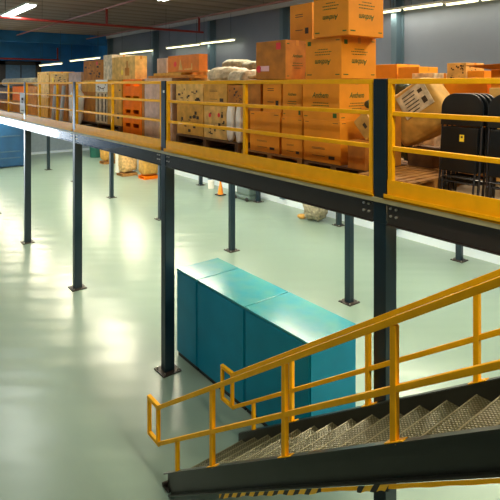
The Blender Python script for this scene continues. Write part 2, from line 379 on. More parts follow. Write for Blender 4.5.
# deck beams
bl = ['nearest bay, at the stair', 'bay holding the big orange carton stack', 'bay with the orange plastic crates', 'bay with the cream cartons', 'bay with the white notice', 'sixth bay', 'seventh bay', 'eighth bay', 'ninth bay']
ends = [XR] + cols_x + [XF+0.02]
for i in range(len(ends)-1):
    a, b = ends[i+1], ends[i]
    a2 = a + (0.08 if i < len(ends)-2 else 0); b2 = b - (0.08 if i > 0 else 0)
    o = obj('edge_beam', MB().box(a2, b2, YM-0.075, YM-0.062, DZ-0.24, DZ-0.05).box(a2, b2, YM-0.09, YM+0.02, DZ-0.062, DZ-0.05).box(a2, b2, YM-0.09, YM+0.02, DZ-0.25, DZ-0.238), 'beam')
    tag(o, 'dark steel edge beam under the deck, ' + bl[i], 'beam', 'edge beams along the deck front')
    bb = MB()
    for X, s in ((a2, 1), (b2, -1)):
        if (i == 0 and s == -1): continue
        for dx in (0.045, 0.105):
            for z in (DZ-0.085, DZ-0.155): bb.cyl((X+s*dx, YM-0.075, z), (X+s*dx, YM-0.092, z), 0.011, 6)
    obj('beam_bolts', bb, 'bolt', o)
for Y in (8.2, 12.4):
    o = obj('deck_joist', MB().box(XF+0.02, XR, Y-0.05, Y+0.05, DZ-0.29, DZ-0.06), 'beam')
    tag(o, 'dark beam under the deck over the %s columns' % ('middle row' if Y < 9 else 'rear row'), 'beam')
# guard rails
gl = ['yellow guard rail panel in front of the folding chairs', 'yellow guard rail panel in front of the orange carton stack', 'yellow guard rail panel in front of the orange plastic crates', 'yellow guard rail panel with two thick stiles in front of the cream cartons',
      'yellow guard rail panel with the white notice at the far left', 'far guard rail panel beyond the left edge', 'farther guard rail panel beyond the left edge', 'last guard rail panel by the far wall', 'short guard rail panel at the far wall']
YR = YM - 0.05
for i in range(len(ends)-1):
    a = ends[i+1] + (0.085 if i < len(ends)-2 else 0.02); b = ends[i] - (0.085 if i > 0 else 0)
    if b - a < 0.6: continue
    t = thing('guard_rail', gl[i], 'guard rail', 'yellow guard rail panels along the deck edge')
    s = 0.048
    obj('top_rail', MB().box(a, b, YR-s/2, YR+s/2, DZ+1.06, DZ+1.06+s), 'yellow', t, bevel=0.005)
    for z in (0.765, 0.445): obj('mid_rail', MB().box(a+s, b-s, YR-s/2+0.004, YR+s/2-0.004, DZ+z, DZ+z+0.042), 'yellow', t, bevel=0.005)
    st = [a+s/2, b-s/2]
    if i in (3,): st += [a+(b-a)*0.33, a+(b-a)*0.70]
    elif i == 0: st += [a+(b-a)*0.5+0.25]
    else: st += [(a+b)/2]
    for x in st: obj('stile', MB().box(x-s/2, x+s/2, YR-s/2, YR+s/2, DZ+0.02, DZ+1.06), 'yellow', t, bevel=0.004)
    obj('toe_board', MB().box(a, b, YR-0.03, YR-0.022, DZ+0.03, DZ+0.175), 'yellow', t)
    obj('edge_angle', MB().box(a-0.02, b+0.02, YR-0.06, YR+0.05, DZ, DZ+0.012).box(a-0.02, b+0.02, YR-0.06, YR-0.05, DZ-0.004, DZ+0.045), 'yellow', t)
# landing at the stair head
o = obj('stair_landing', MB().box(-0.1, 1.4, -0.8, YM-0.12, DZ-0.2, DZ), 'checker')
tag(o, 'checker plate landing at the head of the stairs', 'landing')

# ------------------------------------------------------------------ staircase
T = 0.672; YN, YF_ = 2.80, 3.80
stc = thing('staircase', 'dark steel staircase with checker plate treads and yellow handrails', 'staircase')
X0 = -5.06
def ztop(X): return 0.20 + T*(X - X0)       # stringer top edge
XE = -0.1
for nm, Y, s in (('stringer', YN, 1), ('stringer', YF_, -1)):
    dep = 0.25
    poly = [(X0, 0.20), (XE, ztop(XE)), (XE, ztop(XE)-dep), (X0+0.09, 0.004), (X0, 0.03)]
    mb = MB().prism(poly, (0, Y-0.006, 0), (1,0,0), (0,0,1), (0,1,0), 0.012)
    # flanges of the channel, pointing away from the treads' side
    y0, y1 = (Y-0.06, Y+0.0) if s == 1 else (Y, Y+0.06)
    for off in (0.0, -dep):
        p = (X0 if off == 0 else X0+0.1, (y0+y1)/2, ztop(X0 if off == 0 else X0+0.1)+off+ (0 if off == 0 else 0.0))
        q = (XE, (y0+y1)/2, ztop(XE)+off)
        mb.bar(p, q, 0.06, 0.01)
    st_ = obj(nm, mb, 'stairblk', stc)
    if s == 1: obj('anchor_stub', MB().cyl((X0-0.04, Y-0.05, 0.05), (X0-0.02, Y+0.07, 0.05), 0.025, 10).box(X0-0.06, X0+0.05, Y-0.03, Y+0.03, 0.0, 0.03), 'plate', st_)
NT = 20; G = 0.25
for i in range(NT):
    xn = X0 + 0.08 + G*i                       # nosing
    z = 0.17 + 0.168*i
    if xn + 0.3 > XE + 0.1: break
    mb = MB().box(xn, xn+0.29, YN+0.007, YF_-0.007, z-0.006, z).box(xn, xn+0.006, YN+0.007, YF_-0.007, z-0.045, z-0.006)
    tr = obj('tread', mb, 'checker', stc)
    obj('nosing', MB().box(xn-0.004, xn+0.006, YN+0.008, YF_-0.008, z, z+0.002), 'nosing', tr)  # thin pale strip drawing the highlight along the tread edge
ph = 0.84
def rail_side(Y, side):
    hr = obj('handrail', MB().bar((-5.22, Y, 0.86), (XE, Y, 0.86+T*(XE+5.22)*1.012), 0.045, 0.045).bar((-5.48, Y, 0.86), (-5.2, Y, 0.86), 0.045, 0.045), 'yellow', stc, bevel=0.004)
    lo = 0.42
    obj('mid_rail', MB().bar((-5.22, Y, 0.86-lo), (XE, Y, 0.86-lo+T*(XE+5.22)), 0.04, 0.04).bar((-5.48, Y, 0.86-lo), (-5.2, Y, 0.86-lo), 0.04, 0.04), 'yellow', hr, bevel=0.004)
    obj('end_loop', MB().bar((-5.462, Y, 0.86), (-5.462, Y, 0.86-lo), 0.04, 0.04).bar((-5.24, Y, 0.86), (-5.24, Y, 0.86-lo), 0.04, 0.04), 'yellow', hr, bevel=0.004)
    for X in (-4.12, -3.06, -2.0, -0.94):
        zt = 0.86 + T*(X+5.22); zb = ztop(X)
        obj('baluster', MB().bar((X, Y, zb), (X, Y, zt), 0.045, 0.045), 'yellow', hr, bevel=0.004)
        p = Vector((X-0.06, Y, zb-0.06*T+0.008)); q = Vector((X+0.08, Y, zb+0.08*T+0.008))
        obj('foot_plate', MB().bar(p, q, 0.06, 0.008), 'yellow', hr)
    X = -4.80; obj('short_baluster', MB().bar((X, Y, ztop(X)), (X, Y, 0.86-lo+T*(X+5.22)), 0.04, 0.04), 'yellow', hr, bevel=0.004)
rail_side(YN-0.03, -1); rail_side(YF_+0.03, 1)
# hazard tape on the underside of the near stringer
def ribbon(xa, xb, m, drop, wav, name, par, n=40):
    vs = []; fs = []
    for i in range(n+1):
        X = xa + (xb-xa)*i/n; zb = ztop(X) - 0.268
        e = wav*math.sin(i*0.9)*0.5 + wav*noise.noise(Vector((X*3, 0, 0)))
        dd = drop + e
        for (yy, zz) in ((YN-0.066, zb+0.012), (YN-0.068, zb-dd), (YN-0.05, zb-dd-0.002), (YN-0.05, zb-0.004)): vs.append((X, yy, zz))
    for i in range(n):
        for j in range(4):
            fs.append((i*4+j, i*4+(j+1)%4, i*4+4+(j+1)%4, i*4+4+j))
    fs += [(0,1,2,3), (n*4+3, n*4+2, n*4+1, n*4)]
    return obj(name, MB().raw(vs, fs), m, par)
hz = thing('hazard_tape', 'yellow and black hazard tape wrapped under the near stair stringer', 'tape')
ribbon(-3.95, -2.62, 'hazard', 0.024, 0.012, 'striped_tape', hz)
ribbon(-2.62, -2.28, 'yellow', 0.016, 0.004, 'tape_edge', hz, 10)
ribbon(-2.28, -2.02, 'hazard', 0.03, 0.012, 'striped_tape', hz, 16)
ribbon(-2.02, -0.6, 'yellow', 0.018, 0.004, 'tape_edge', hz)

# ------------------------------------------------------------------ blue cabinets on the floor
def cabinet(xa, xb, label, notch=False):
    t = thing('metal_cabinet', label, 'cabinet', 'blue metal cabinets in a row on the floor')
    y0, y1, h = 4.30, 5.13, 1.47
    obj('cabinet_body', MB().box(xa, xb, y0+0.012, y1, 0.07, h-0.03), 'teal_front', t, bevel=0.006)
    obj('plinth', MB().box(xa+0.01, xb-0.01, y0+0.03, y1-0.03, 0, 0.07), 'black', t)
    obj('top_panel', MB().box(xa+0.004, xb-0.004, y0, y1+0.01, h-0.03, h), 'teal_top', t, bevel=0.005)
    obj('front_panel', MB().box(xa+0.02, xb-0.02, y0-0.004, y0+0.012, 0.09, h-0.045), 'teal_front', t, bevel=0.003)
    return t
cabinet(-7.48, -6.84, 'narrow blue metal cabinet at the left end of the row, beside the column')
cabinet(-6.83, -5.60, 'wide blue metal cabinet in the middle of the row')
cabinet(-5.59, -4.30, 'wide blue metal cabinet at the right end of the row, behind the stair handrail')

# blue container far left
t = thing('storage_container', 'tall blue sheet metal container with doors under the deck at the far left', 'container')
cx0, cx1, cy0, cy1 = -33.9, -29.9, 4.4, 7.45
obj('container_body', MB().box(cx0, cx1, cy0, cy1, 0.05, 2.7), 'bluedoor', t, bevel=0.02)
for a, b in ((cy0+0.1, (cy0+cy1)/2-0.01), ((cy0+cy1)/2+0.01, cy1-0.1)):
    d_ = obj('container_door', MB().box(cx1, cx1+0.04, a, b, 0.12, 2.6), 'bluedoor', t, bevel=0.01)
    [obj('door_rib', MB().box(cx1+0.04, cx1+0.07, a+0.08, b-0.08, z, z+0.06), 'shutter', d_) for z in (0.5, 0.85, 1.7)]
obj('container_skid', MB().box(cx0, cx1, cy0, cy0+0.15, 0, 0.05).box(cx0, cx1, cy1-0.15, cy1, 0, 0.05), 'black', t)

# ------------------------------------------------------------------ cartons
def face_marks(parent, X0_, X1_, Y0_, Z0_, Z1_, side, flip, style='full', name='printed_text'):
    """print on the -Y face (side 'y') or the +X face (side 'x')"""
    w = X1_-X0_; h = Z1_-Z0_; e = 0.002
    def P(a, b):   # a in 0..w, b in 0..h
        if flip: a, b = w-a, h-b
        return (X0_+a, Y0_-e, Z0_+b) if side == 'y' else (Y0_+e, X0_+a, Z0_+b)
    mb = MB()
    def q(a0, a1, b0, b1):
        mb.raw([P(a0,b0), P(a1,b0), P(a1,b1), P(a0,b1)], [(0,1,2,3)])
    if style in ('full',):
        sc = w*0.135; vs, fs = TXT
        mb.raw([P(w*0.5+v[0]*sc, h*0.60+v[1]*sc*1.15) for v in vs], fs)
        for r_, (l0, l1) in enumerate(((0.3, 0.72), (0.26, 0.74), (0.36, 0.64))):
            a = l0
            while a < l1:
                b_ = a + random.uniform(0.03, 0.07); q(w*a, w*min(b_, l1), h*(0.40-0.065*r_), h*(0.42-0.065*r_)); a = b_ + 0.012
    if style in ('full', 'corner'):
        q(w*0.04, w*0.15, h*0.90, h*0.925); q(w*0.82, w*0.96, h*0.90, h*0.925)
        q(w*0.84, w*0.94, h*0.06, h*0.17)
        q(w*0.04, w*0.14, h*0.06, h*0.08)
    if style == 'lines':
        for b_ in (0.72, 0.66, 0.3):
            q(w*0.25, w*0.6, h*b_, h*(b_+0.02))
        q(w*0.7, w*0.86, h*0.2, h*0.36)
    if style == 'pattern':
        for _ in range(16):
            a, b_ = random.uniform(0.06, 0.85), random.uniform(0.08, 0.8); q(w*a, w*(a+random.uniform(0.03, 0.12)), h*b_, h*(b_+random.uniform(0.03, 0.12)))
    obj('printed_pattern' if style == 'pattern' else name, mb, 'ink' if style == 'full' else 'ink_blk', parent)
GR = {}
def carton(px0, px1, Y, dep, z0, ytop, label, m='carton', style=None, flip=False, side=None, sideflip=None, ztop_=None, group=None, tape=True, name='cardboard_box', xs=None):
    xa, xb = xs if xs else (xat(px0, Y), xat(px1, Y))
    z1 = ztop_ if ztop_ is not None else zat(px1, Y, ytop)
    o = obj(name, MB().box(xa, xb, Y, Y+dep, z0, z1), m, bevel=0.006); tag(o, label, 'box', group)
    g_ = 0.002
    if tape: 
        ym = Y+dep/2; 
        obj('packing_tape', MB().box(xa, xb, ym-0.025, ym+0.025, z1, z1+g_).box(xb, xb+g_, ym-0.025, ym+0.025, z1-0.07, z1), 'tape', o)
    if style: face_marks(o, xa+0.006, xb-0.006, Y, z0+0.006, z1-0.006, 'y', flip, style)
    if side: face_marks(o, Y+0.006, Y+dep-0.006, xb, z0+0.006, z1-0.006, 'x', flip if sideflip is None else sideflip, side)
    o['ztop'] = z1; return o
def pallet(xa, xb, y0, y1, z0, label, m='wood', h=0.13, along='x', n=6, name='wooden_pallet', group=None):
    t = thing(name, label, 'pallet', group)
    th = 0.02
    if along == 'x':    # top slats run along X
        wv = (y1-y0)/n
        mb = MB(); 
        for i in range(n): mb.box(xa, xb, y0+i*wv+wv*0.12, y0+(i+1)*wv-wv*0.12, z0+h-th, z0+h)
        obj('top_boards', mb, m, t)
        for x in (xa, (xa+xb)/2-0.04, xb-0.08): obj('bearer', MB().box(x, x+0.08, y0+0.01, y1-0.01, z0+th, z0+h-th), m, t)
    else:
        wv = (xb-xa)/n; mb = MB()
        for i in range(n): mb.box(xa+i*wv+wv*0.12, xa+(i+1)*wv-wv*0.12, y0, y1, z0+h-th, z0+h)
        obj('top_boards', mb, m, t)
        for y in (y0, (y0+y1)/2-0.04, y1-0.08): obj('bearer', MB().box(xa+0.01, xb-0.01, y, y+0.08, z0+th, z0+h-th), m, t)
    mb = MB()
    for k in (0, 0.5, 1):
        if along == 'x': y = y0 + (y1-y0-0.1)*k; mb.box(xa, xb, y, y+0.1, z0, z0+th)
        else: x = xa + (xb-xa-0.1)*k; mb.box(x, x+0.1, y0, y1, z0, z0+th)
    obj('bottom_boards', mb, m, t)
    return t
GC = 'orange cartons stacked behind the guard rail'
PZ = DZ + 0.131
pallet(xat(242, 4.38), xat(302, 4.38), 4.36, 5.3, DZ, 'wooden pallet under the left part of the orange carton stack', 'wood')
pallet(xat(303, 4.32)+0.02, -3.46, 4.30, 5.3, DZ, 'wooden pallet under the right corner of the orange carton stack', 'wood_dk')
# column A, near corner
c = carton(303.5, 340.5, 4.35, 0.60, PZ, 144.5, 'bottom orange carton at the right corner of the stack, on the pallet', style='lines', side='lines', group=GC)
c = carton(303.5, 340, 4.35, 0.60, c['ztop'], 121.5, 'orange carton second from the bottom at the right corner of the stack', style='corner', side='corner', group=GC)
c = carton(302.5, 339.5, 4.35, 0.60, c['ztop'], 78.5, 'orange carton with upright green lettering just below the top rail at the stack corner', style='full', side='full', group=GC)
c = carton(305.5, 341.5, 4.35, 0.62, c['ztop'], 36, 'orange carton with upside-down lettering, just above the top rail at the right corner', style='full', flip=True, side='full', group=GC)
c = carton(313.5, 348.5, 4.30, 0.62, c['ztop'], -14, 'topmost big orange carton cut by the top of the frame, turned over', style='full', flip=True, side='full', group=GC)
zA4 = None
# column C
c1 = carton(281.5, 302.5, 4.38, 0.6, PZ, 141, 'bottom orange carton in the second column from the right of the stack', style='lines', group=GC)
c1 = carton(281.5, 302.5, 4.38, 0.6, c1['ztop'], 118, 'orange carton with a folded lid in the second column of the stack', style='corner', group=GC)
c1 = carton(282.5, 302, 4.40, 0.6, c1['ztop'], 79, 'narrow orange carton with green lettering in the second column, just below the top rail', style='full', group=GC)
# column D
c2 = carton(250, 279, 4.40, 0.7, PZ, 138, 'bottom orange carton at the left of the stack, above the pallet', style='lines', group=GC)
c2 = carton(250, 280, 4.40, 0.7, c2['ztop'], 113, 'wide orange carton in the middle layer at the left of the stack', style='corner', group=GC)
c3 = carton(263, 281.5, 4.42, 0.7, c2['ztop'], 79.5, 'plain orange carton just below the top rail, left of the lettered narrow one', style='lines', group=GC)
zt3 = c3['ztop']
c4 = carton(246, 260.5, 4.45, 0.7, c2['ztop'], 80, 'brownish orange carton just below the top rail at the left end of the stack', m='carton_brown', group=GC, ztop_=zt3)
c5 = carton(256, 285.5, 4.36, 0.42, max(zt3, c1['ztop']), 39.5, 'dark orange carton with a red and white sticker standing above the top rail', m='carton_brown', side='full', group=GC)
za, zb_ = c5['ztop']-0.42, c5['ztop']
xa, xb = xat(256, 4.36), xat(285.5, 4.36)
s_ = obj('sticker', MB().cyl((xa+0.07, 4.357, za+0.05), (xa+0.07, 4.354, za+0.05), 0.05, 16), 'red', c5)
obj('sticker', MB().box(xa+0.10, xa+0.28, 4.354, 4.358, za+0.02, za+0.09), 'pink', c5)
obj('sticker', MB().box(xb-0.18, xb-0.09, 4.355, 4.358, zb_-0.12, zb_-0.03), 'red', c5)
c6 = carton(290, 312, 4.80, 0.5, max(c1['ztop'], c5['ztop'], zt3), 2, 'upright orange carton left of the topmost one, at the top of the stack', style='lines', group=GC)
# support carton behind, under c6
zc = c1['ztop']
carton(288, 306, 4.82, 0.48, max(zc, zt3), 39, 'orange carton behind the one with the red sticker, above the top rail', group=GC, ztop_=c6.location.z if False else max(c1['ztop'], c5['ztop'], zt3)-0.001)
# cartons deeper, right of the stack
GB = 'orange cartons behind the stack, near the black chairs'
YD = 6.6
zd = carton(372, 397, YD, 0.6, DZ, 64, 'orange carton peeping out right of the tall stack', group=GB)
carton(398, 419, YD-0.1, 0.5, DZ, 66.5, 'orange carton with open flaps left of the cream sack top', group=GB)
yb = 5.9
k1 = carton(444, 487, yb, 0.5, DZ, 80, 'plain orange carton behind the black chairs', group=GB)
k2 = carton(447, 466, yb+0.02, 0.45, k1['ztop'], 62.5, 'cream carton with a printed pattern, on top of the orange one behind the chairs', m='carton_pale', style='pattern', side='pattern')
k3 = carton(467.5, 484, yb+0.02, 0.4, k1['ztop'], 70.5, 'small orange carton with white tape right of the patterned cream one', m='carton', group=GB)
k4 = carton(491, 520, yb-0.1, 0.6, DZ, 69, 'brown carton with a raised flap at the right edge of the frame', m='carton', group=GB, tape=False)
X1_ = xat(491, yb-0.1)
obj('carton_flap', MB().raw([(X1_, yb-0.1, k4['ztop']), (X1_+0.7, yb-0.1, k4['ztop']+0.0), (X1_+0.6, yb-0.38, k4['ztop']+0.06), (X1_-0.15, yb-0.38, k4['ztop']+0.04), (X1_, yb-0.1, k4['ztop']+0.006), (X1_+0.7, yb-0.1, k4['ztop']+0.006), (X1_+0.6, yb-0.38, k4['ztop']+0.066), (X1_-0.15, yb-0.38, k4['ztop']+0.046)], [(0,1,2,3),(7,6,5,4),(0,4,5,1),(1,5,6,2),(2,6,7,3),(3,7,4,0)]), 'carton_brown', k4)
carton(489, 500, 5.30, 0.25, DZ, 88, 'small white and orange carton right behind the chairs at the frame edge', m='carton_pale', style='pattern')

# ------------------------------------------------------------------ sacks
def blob(cx, cy, cz, sx, sy, sz, seed, p=2.6, amp=0.06, rot=None, n=40, m_=26):
    vs = []; fs = []
    R_ = Matrix.Rotation(rot[1], 3, rot[0]) if rot else Matrix.Identity(3)
    def sp(v, e): return math.copysign(abs(v)**e, v)
    e = 2/p
    for j in range(m_+1):
        ph_ = -math.pi/2 + math.pi*j/m_
        for i in range(n):
            t = 2*math.pi*i/n
            v = Vector((sx*sp(math.cos(ph_), e)*sp(math.cos(t), e), sy*sp(math.cos(ph_), e)*sp(math.sin(t), e), sz*sp(math.sin(ph_), e)))
            q = v*3.5 + Vector((seed*7.1, seed*3.3, seed))
            v = v*(1 + amp*noise.noise(q) + amp*0.9*noise.noise(q*2.7) + amp*0.5*noise.noise(q*6.5))
            v = R_ @ v
            vs.append((cx+v.x, cy+v.y, cz+v.z))
    for j in range(m_):
        for i in range(n):
            fs.append((j*n+i, j*n+(i+1)%n, (j+1)*n+(i+1)%n, (j+1)*n+i))
    return MB().raw(vs, fs)
def seat(mb, z):    # drop a blob so that it rests on z
    mn = min(v[2] for v in mb.v); mb.v = [(v[0], v[1], v[2]-mn+z) for v in mb.v]; return mb
def sack(px0, px1, Y, dep, z0, ytop, label, m='sack', seed=1, name='sack', p=3.2, amp=0.10, cat='sack', group=None):
    xa, xb = xat(px0, Y), xat(px1, Y); z1 = zat((px0+px1)/2, Y, ytop)
    mb = seat(blob((xa+xb)/2, Y+dep/2, (z0+z1)/2, (xb-xa)/2, dep/2, (z1-z0)/2, seed, p, amp), z0)
    o = obj(name, mb, m, smooth=True); tag(o, label, cat, group); o['ztop'] = z1; return o

# right bay: tilted kraft sack, pallets, chairs
pallet(-3.44, -2.76, 4.12, 4.92, DZ, 'wooden pallet with loose slats lying left of the black chairs', 'wood', along='y', n=7)
pallet(-3.44, -2.80, 4.95, 5.65, DZ, 'second wooden pallet lying deeper behind the paper sack', 'wood', along='x', n=6)
lean = carton(0, 0, 4.98, 0.35, DZ+0.132, 0, 'dark wooden crate under the tilted paper sack', m='wood_dk', ztop_=DZ+0.335, tape=False, name='crate', xs=(-3.42, -3.10))
lean['category'] = 'crate'
# big kraft sack
a_ = math.radians(-33)
cxx, cyy, czz = -3.33, 5.12, E-0.3
mb = blob(cxx, cyy, czz, 0.345, 0.16, 0.30, 3, p=6, amp=0.08, rot=(Vector((0,1,0)), a_))
ks = obj('paper_sack', seat(mb, DZ+0.337), 'kraft', smooth=True); tag(ks, 'large crumpled kraft paper sack with a white label, tilted left of the black chairs', 'sack')
dz_ = 0
# label on the sack (follows its tilt)
ux = Vector((math.cos(-a_), 0, math.sin(-a_))); uz = Vector((-math.sin(-a_), 0, math.cos(-a_)))
zc_ = sum(v[2] for v in mb.v)/len(mb.v)
lc = Vector((cxx, cyy-0.172, zc_)) + ux*0.09 + uz*0.10
lb = obj('paper_label', MB().prism([(-0.20,-0.14),(0.20,-0.14),(0.20,0.14),(-0.20,0.14)], lc, ux, uz, (0,1,0), 0.02), 'sack_white', ks)
mbk = MB()
for r_ in range(6):
    mbk.prism([(-0.13,-0.11+r_*0.04),(0.02+0.02*(r_%3),-0.11+r_*0.04),(0.02+0.02*(r_%3),-0.098+r_*0.04),(-0.13,-0.098+r_*0.04)], lc-Vector((0,0.002,0)), ux, uz, (0,1,0), 0.001)
mbk.prism([(0.09,-0.09),(0.15,-0.09),(0.15,-0.02),(0.09,-0.02)], lc-Vector((0,0.002,0)), ux, uz, (0,1,0), 0.001)
mbk.prism([(0.09,0.04),(0.15,0.04),(0.15,0.08),(0.09,0.08)], lc-Vector((0,0.002,0)), ux, uz, (0,1,0), 0.001)
obj('printed_lines', mbk, 'ink_blk', lb)
carton(412, 434, 5.75, 0.5, DZ, 73, 'cream white carton with red print behind the tilted paper sack', m='sack_white', style='pattern')
sack(388, 409, 5.72, 0.2, DZ, 84, 'dark green bag squeezed behind the tilted paper sack', 'bag_dk', 9, amp=0.12)
carton(0, 0, 4.42, 0.22, DZ+0.132, 0, 'small kraft box standing upright just left of the nearest column', m='carton_tan', ztop_=DZ+0.46, name='cardboard_box', xs=(-3.62, -3.52), tape=False) if False else None
# small tilted kraft parcel + dark bag next to the near column
sup = carton(0, 0, 4.30, 0.30, PZ, 0, 'brown carton standing by the nearest column under the small tilted parcel', m='carton_brown', ztop_=E-0.62, xs=(-3.72, -3.48), tape=False)
pc = Vector((-3.56, 4.40, E-0.44)); a2_ = math.radians(42)
vx = Vector((math.cos(a2_), 0, math.sin(a2_))); vz = Vector((-math.sin(a2_), 0, math.cos(a2_)))
mbp = MB().prism([(-0.10,-0.13),(0.10,-0.13),(0.10,0.13),(-0.10,0.13)], pc, vx, vz, (0,1,0), 0.14)
mn = min(v[2] for v in mbp.v); mbp.v = [(v[0], v[1], v[2]-mn+E-0.62) for v in mbp.v]
o = obj('parcel', mbp, 'kraft', bevel=0.008); tag(o, 'small kraft parcel tipped on its corner beside the nearest column', 'parcel')
mbk = MB().prism([(-0.02,-0.03),(0.02,-0.03),(0.02,0.03),(-0.02,0.03)], pc+Vector((0,-0.002,-mn+E-0.62)), vx, vz, (0,1,0), 0.001)
obj('printed_mark', mbk, 'ink_blk', o)
sup2 = carton(0, 0, 4.62, 0.3, PZ, 0, 'narrow carton hidden behind the tipped parcel, under the dark bag', m='carton_brown', ztop_=E-0.29, xs=(-3.74, -3.46), tape=False)
o = obj('dark_bag', seat(blob(-3.62, 4.74, E-0.22, 0.17, 0.13, 0.055, 12, p=3, amp=0.1), E-0.289), 'bag_dk', smooth=True); tag(o, 'small dark grey bag lying left of the nearest column', 'bag')

# folded chairs
def folding_chair(x, y, z0, label, sticker=False):
    t = thing('folding_chair', label, 'chair', 'folded black chairs standing in a row on the deck')
    W = 0.42; H = 0.97; lean_ = 0.10
    def P(a, b, off=0.0): return Vector((x+a, y+off+lean_*(b/H), z0+b))
    # back panel with rounded corners
    r = 0.14; poly = []
    for (cx_, cz_, s0) in ((W/2-r, H-r, 0), (-W/2+r, H-r, 90)):
        for k in range(9):
            t_ = math.radians(s0 + 90*k/8); poly.append((cx_+r*math.cos(t_), cz_+r*math.sin(t_)))
    poly += [(-W/2, 0.66), (W/2, 0.66)]
    ay = Vector((0, lean_/H, 1))
    obj('backrest', MB().prism(poly, (x, y-0.02, z0), (1,0,0), ay, (0,1,0), 0.028), 'chairblk', t, bevel=0.006)
    st = obj('seat', MB().prism([(-W/2+0.03, 0.22), (W/2-0.03, 0.22), (W/2-0.03, 0.645), (-W/2+0.03, 0.645)], (x, y-0.025, z0), (1,0,0), ay, (0,1,0), 0.03), 'chairblk', t, bevel=0.008)
    for s in (-1, 1):
        obj('leg', MB().cyl(P(s*(W/2-0.012), 0, 0.0), P(s*(W/2-0.012), H-0.16, 0.0), 0.011, 8), 'tube_blk', t)
        obj('leg', MB().cyl(P(s*(W/2-0.05), 0.0, -0.03), P(s*(W/2-0.05), 0.6, 0.02), 0.010, 8), 'tube_blk', t)
    obj('crossbar', MB().cyl(P(-W/2+0.02, 0.12, -0.01), P(W/2-0.02, 0.12, -0.01), 0.008, 8).cyl(P(-W/2+0.05, 0.17, -0.03), P(W/2-0.05, 0.17, -0.03), 0.008, 8), 'tube_blk', t)
    if sticker:
        a = obj('sticker', MB().prism([(0.0, 0.51), (0.045, 0.51), (0.045, 0.575), (0.0, 0.575)], (x, y-0.0262, z0), (1,0,0), ay, (0,1,0), 0.001), 'yelsticker', st)
        obj('sticker_print', MB().prism([(0.012, 0.545), (0.033, 0.545), (0.033, 0.562), (0.012, 0.562)], (x, y-0.0275, z0), (1,0,0), ay, (0,1,0), 0.001), 'ink_blk', st)
    return t
chl = ['front black folded chair with the yellow sticker', 'black folded chair right behind the one with the yellow sticker', 'third black folded chair in the left row', 'rearmost black folded chair in the left row']
XC = (xat(441, 4.55)+xat(478, 4.55))/2
for i in range(4): folding_chair(XC+0.012*i, 4.53+0.068*i, DZ, chl[i], i == 0)
for i in range(2): folding_chair(XC+0.47+0.01*i, 4.53+0.068*i, DZ, ['front black folded chair cut by the right edge of the frame', 'rear black folded chair cut by the right edge of the frame'][i])

# ------------------------------------------------------------------ middle bay: sacks, dark crate, cream cartons
flat = pallet(xat(178, 4.55), xat(240, 4.55), 4.5, 5.4, DZ+0.0, 'low dark wooden pallet under the pale cartons and sacks', 'wood_dk', h=0.17)
pz = DZ+0.171
GP = 'pale cartons in the bay left of the orange stack'
m1 = carton(177, 203, 4.62, 0.7, pz, 105, 'lower pale carton with a dark pattern at the left of the sacks', m='carton_tan', style='pattern', group=GP)
m2 = carton(176, 203, 4.62, 0.7, m1['ztop'], 84, 'upper pale carton with a dark pattern, next to the column', m='carton_pale', style='pattern', group=GP)
m3 = carton(204, 227, 4.62, 0.7, pz, 107, 'pale carton with small red prints low behind the guard rail', m='carton_pale', style='pattern', group=GP)
for q, px in enumerate((208, 217)):
    X = xat(px+1, 4.6); obj('sticker', MB().cyl((X, 4.617, zat(px, 4.62, 115)), (X, 4.614, zat(px, 4.62, 115)), 0.035, 12), 'red', m3)
m4 = carton(204, 227, 4.62, 0.7, m3['ztop'], 84, 'tan carton with faint lettering under the pale sacks', m='carton_tan', style='lines', group=GP)
m5 = carton(228, 243.5, 4.62, 0.6, pz, 104, 'tan carton behind the two white bags', m='carton_tan', group=GP)
m6 = carton(228, 243.5, 4.62, 0.6, m5['ztop'], 85, 'brown carton left of the orange stack, above the white bags', m='carton_brown', style='pattern', group=GP)
for q, (pa, pb) in enumerate(((228.5, 234), (237.5, 243))):
    xa, xb = xat(pa, 4.56), xat(pb, 4.56)
    o = obj('white_bag', seat(blob((xa+xb)/2, 4.56, DZ+0.46, (xb-xa)/2, 0.05, 0.28, 20+q, p=4, amp=0.1), pz), 'white', smooth=True)
    tag(o, ['narrow white plastic bag, left of two standing together', 'narrow white plastic bag, right of two standing together, beside the orange stack'][q], 'bag', 'white bags before the tan carton')
GS = 'pale sacks lying on the pale cartons'
sack(187, 205, 5.0, 0.3, m2['ztop'], 70.5, 'beige sack at the left of the heap, beside the flat boards', 'sack', 31, group=GS, amp=0.13)
sack(204.5, 225, 4.62, 0.6, m4['ztop'], 67.5, 'whitish sack in the middle of the heap above the guard rail', 'sack_white', 32, group=GS, amp=0.14)
sack(226, 243, 4.62, 0.6, m6['ztop'], 70, 'whitish sack at the right of the heap', 'sack_white', 33, group=GS, amp=0.14)
sack(246, 256, 4.48, 0.5, zt3, 75, 'beige sack sagging beside the carton with the red sticker', 'sack', 34, group=GS, amp=0.12)
# grey bundle behind
bk = carton(216, 254, 6.2, 0.7, DZ, 72, 'tall brown carton behind the sack heap', m='carton_brown')
sack(219, 238, 6.25, 0.5, bk['ztop'], 59.5, 'grey-green bundle lying behind the sacks', 'sack_grey', 41, amp=0.12)
sack(239, 254, 6.25, 0.5, bk['ztop'], 61, 'darker grey bundle behind the carton with the red sticker', 'sack_grey', 42, amp=0.12)

